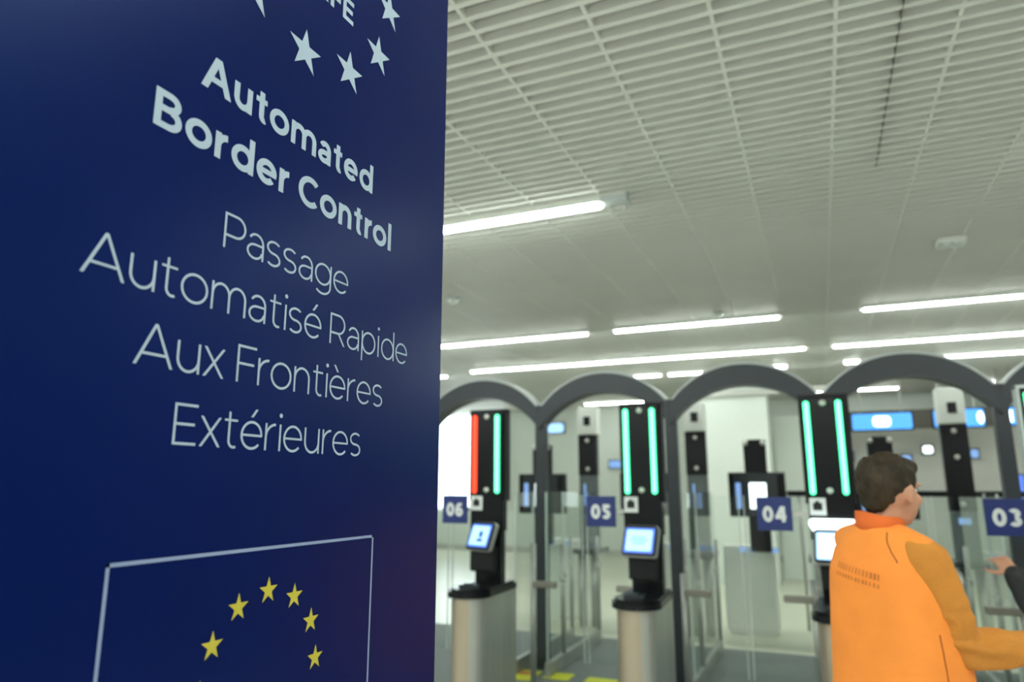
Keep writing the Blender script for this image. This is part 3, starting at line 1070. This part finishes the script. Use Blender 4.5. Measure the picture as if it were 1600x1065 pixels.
def fleece(bm):
    tri_cap(bm, sR, .066, eR, .056)
    tri_cap(bm, eR, .058, wR, .041)
    tri_cap(bm, (.10, -.012, 1.33), .062, sR, .066)
    tri_cap(bm, sL, .056, eL, .050)
    tri_cap(bm, eL, .050, wL, .040)
    tri_cap(bm, (-.08, .0, 1.33), .055, sL, .056)


def sleeve_wr(c):
    d = min((c - Vector(eR)).length, (c - Vector(eL)).length)
    k = max(0, 1 - d / .20)
    return .0035 * mnoise.noise(c * 16) + k * .019 * mnoise.noise(Vector((c.x * 9 + c.z * 30, c.y * 12, c.z * 26)))


blob('fleece_sleeves', fleece, M['fleece'], p1, .008, 5, sleeve_wr)


def vest(bm):
    loft(bm, [(.80, 0, .008, .208, .172), (.90, 0, .008, .205, .168), (1.05, 0, .006, .196, .158), (1.18, 0, .002, .190, .146), (1.27, 0, -.006, .182, .130), (1.33, 0, -.012, .166, .100), (1.375, 0, -.016, .125, .078), (1.405, 0, -.018, .078, .066)], 36)
    tri_cap(bm, (.06, -.016, 1.372), .045, (.150, -.014, 1.345), .040)
    tri_cap(bm, (-.06, -.016, 1.372), .045, (-.148, -.004, 1.355), .044)


vs = blob('vest', vest, M['vest'], p1, .008, 8, lambda c: .004 * mnoise.noise(c * 7))


def collar(bm):
    n, prev = 32, None
    first = None
    for k in range(n):
        a = 2 * PI * k / n
        c, s = math.cos(a), math.sin(a)
        ring = []
        for r, z_ in ((.066, 1.375), (.074, 1.375), (.070, 1.452), (.062, 1.452)):
            drop = -.022 * max(0, s) - .016 * max(0, c)
            ring.append(bm.verts.new((c * r, -.014 + s * r * 1.0, z_ + (drop if z_ > 1.4 else 0) + .01 * (s < -2))))
        if prev:
            for j in range(4):
                bm.faces.new((prev[j], prev[(j + 1) % 4], ring[(j + 1) % 4], ring[j]))
        else:
            first = ring
        prev = ring
    for j in range(4):
        bm.faces.new((prev[j], prev[(j + 1) % 4], first[(j + 1) % 4], first[j]))


bm = B(); collar(bm)
co = obj('collar', bm, M['collar'], vs, True)
tube_on('seam', [(.080, -.08, 1.40), (.088, -.10, 1.375), (.108, -.11, 1.345), (.135, -.12, 1.318)], .0020, M['seamthread'], vs, vs)
tube_on('seam', [(.21, -.045, 1.12), (.22, -.04, 1.0), (.22, -.04, .82)], .0022, M['seamthread'], vs, vs)
# small dark print across the back, too soft to read: two rows of short strokes
bv = BVHTree.FromPolygons([v.co for v in vs.data.vertices], [p.vertices[:] for p in vs.data.polygons])
bm = B()
x = -.075
rr = random.Random(7)
while x < .085:
    for z0, z1 in ((1.232, 1.250), (1.210, 1.222)):
        w_ = rr.uniform(.004, .009)
        q = []
        for a, b in ((x, z0), (x + w_, z0), (x + w_, z1), (x, z1)):
            h = bv.ray_cast(Vector((a, -1, b + .035 - .16 * a)), Vector((0, 1, 0)))
            q.append(bm.verts.new(h[0] + Vector((0, -.0015, 0))))
        bm.faces.new(q)
    x += .0125
obj('back_print', bm, M['backprint'], vs)

# --- person at the right edge, dark sleeve and raised hand
P2 = Vector((1.09, 4.03, 0))
A2 = R(90)


def to2(wx, wy, z):
    d = Matrix.Rotation(-A2, 3, 'Z') @ (Vector((wx, wy, 0)) - P2)
    return (d.x, d.y, z)


s2, e2, w2 = to2(1.06, 3.87, 1.29), to2(.835, 3.86, .955), to2(.742, 3.84, 1.152)
s2r, e2r, w2r = (.19, 0, 1.33), (.24, -.03, 1.04), (.25, .02, .80)
spec2 = dict(
    head=(0, .02, 1.555), neck=(0, -.015, 1.39),
    torso=[(.82, 0, 0, .15, .10), (.92, 0, 0, .165, .11), (1.05, 0, 0, .145, .10), (1.2, 0, 0, .165, .108), (1.3, 0, 0, .165, .10), (1.37, 0, -.005, .13, .08), (1.42, 0, -.01, .06, .055)],
    pelvis=[(.78, 0, 0, .15, .11), (.88, 0, 0, .18, .125), (.98, 0, 0, .165, .115)],
    arms=[(s2, e2, w2), (s2r, e2r, w2r)],
    hands=[(w2, Vector((.62, .30, .50)), (-.5, .2, .8), (-.3, .9, -.2), .35, .165), (w2r, (0, .1, -.9), (.8, 0, 0), (0, .9, 0), .4, .175)],
    legs=[((.09, .0, .82), (.09, .02, .46), (.095, -.01, .085)), ((-.09, .04, .82), (-.09, .14, .46), (-.095, .15, .085))],
    hair=[((0, -.018, .030), (.079, .098, .085)), ((0, -.055, .005), (.074, .06, .08)), ((.0, .045, .070), (.058, .045, .036))],
)
p2 = make_person((P2.x, P2.y, 0), A2, spec2, 'person at the right edge of the photo, only a black sleeve and raised hand showing')


def jacket(bm):
    loft(bm, [(.80, 0, .0, .20, .145), (.95, 0, 0, .19, .14), (1.1, 0, 0, .185, .135), (1.25, 0, 0, .19, .132), (1.33, 0, -.003, .175, .115), (1.39, 0, -.01, .12, .085), (1.43, 0, -.012, .075, .07)])
    tri_cap(bm, s2, .072, e2, .060)
    tri_cap(bm, e2, .062, Vector(w2).lerp(Vector(e2), .05), .048)
    tri_cap(bm, s2r, .072, e2r, .060)
    tri_cap(bm, e2r, .062, w2r, .045)


blob('jacket', jacket, M['blackjacket'], p2, .01, 5, lambda c: .008 * mnoise.noise(c * 13))
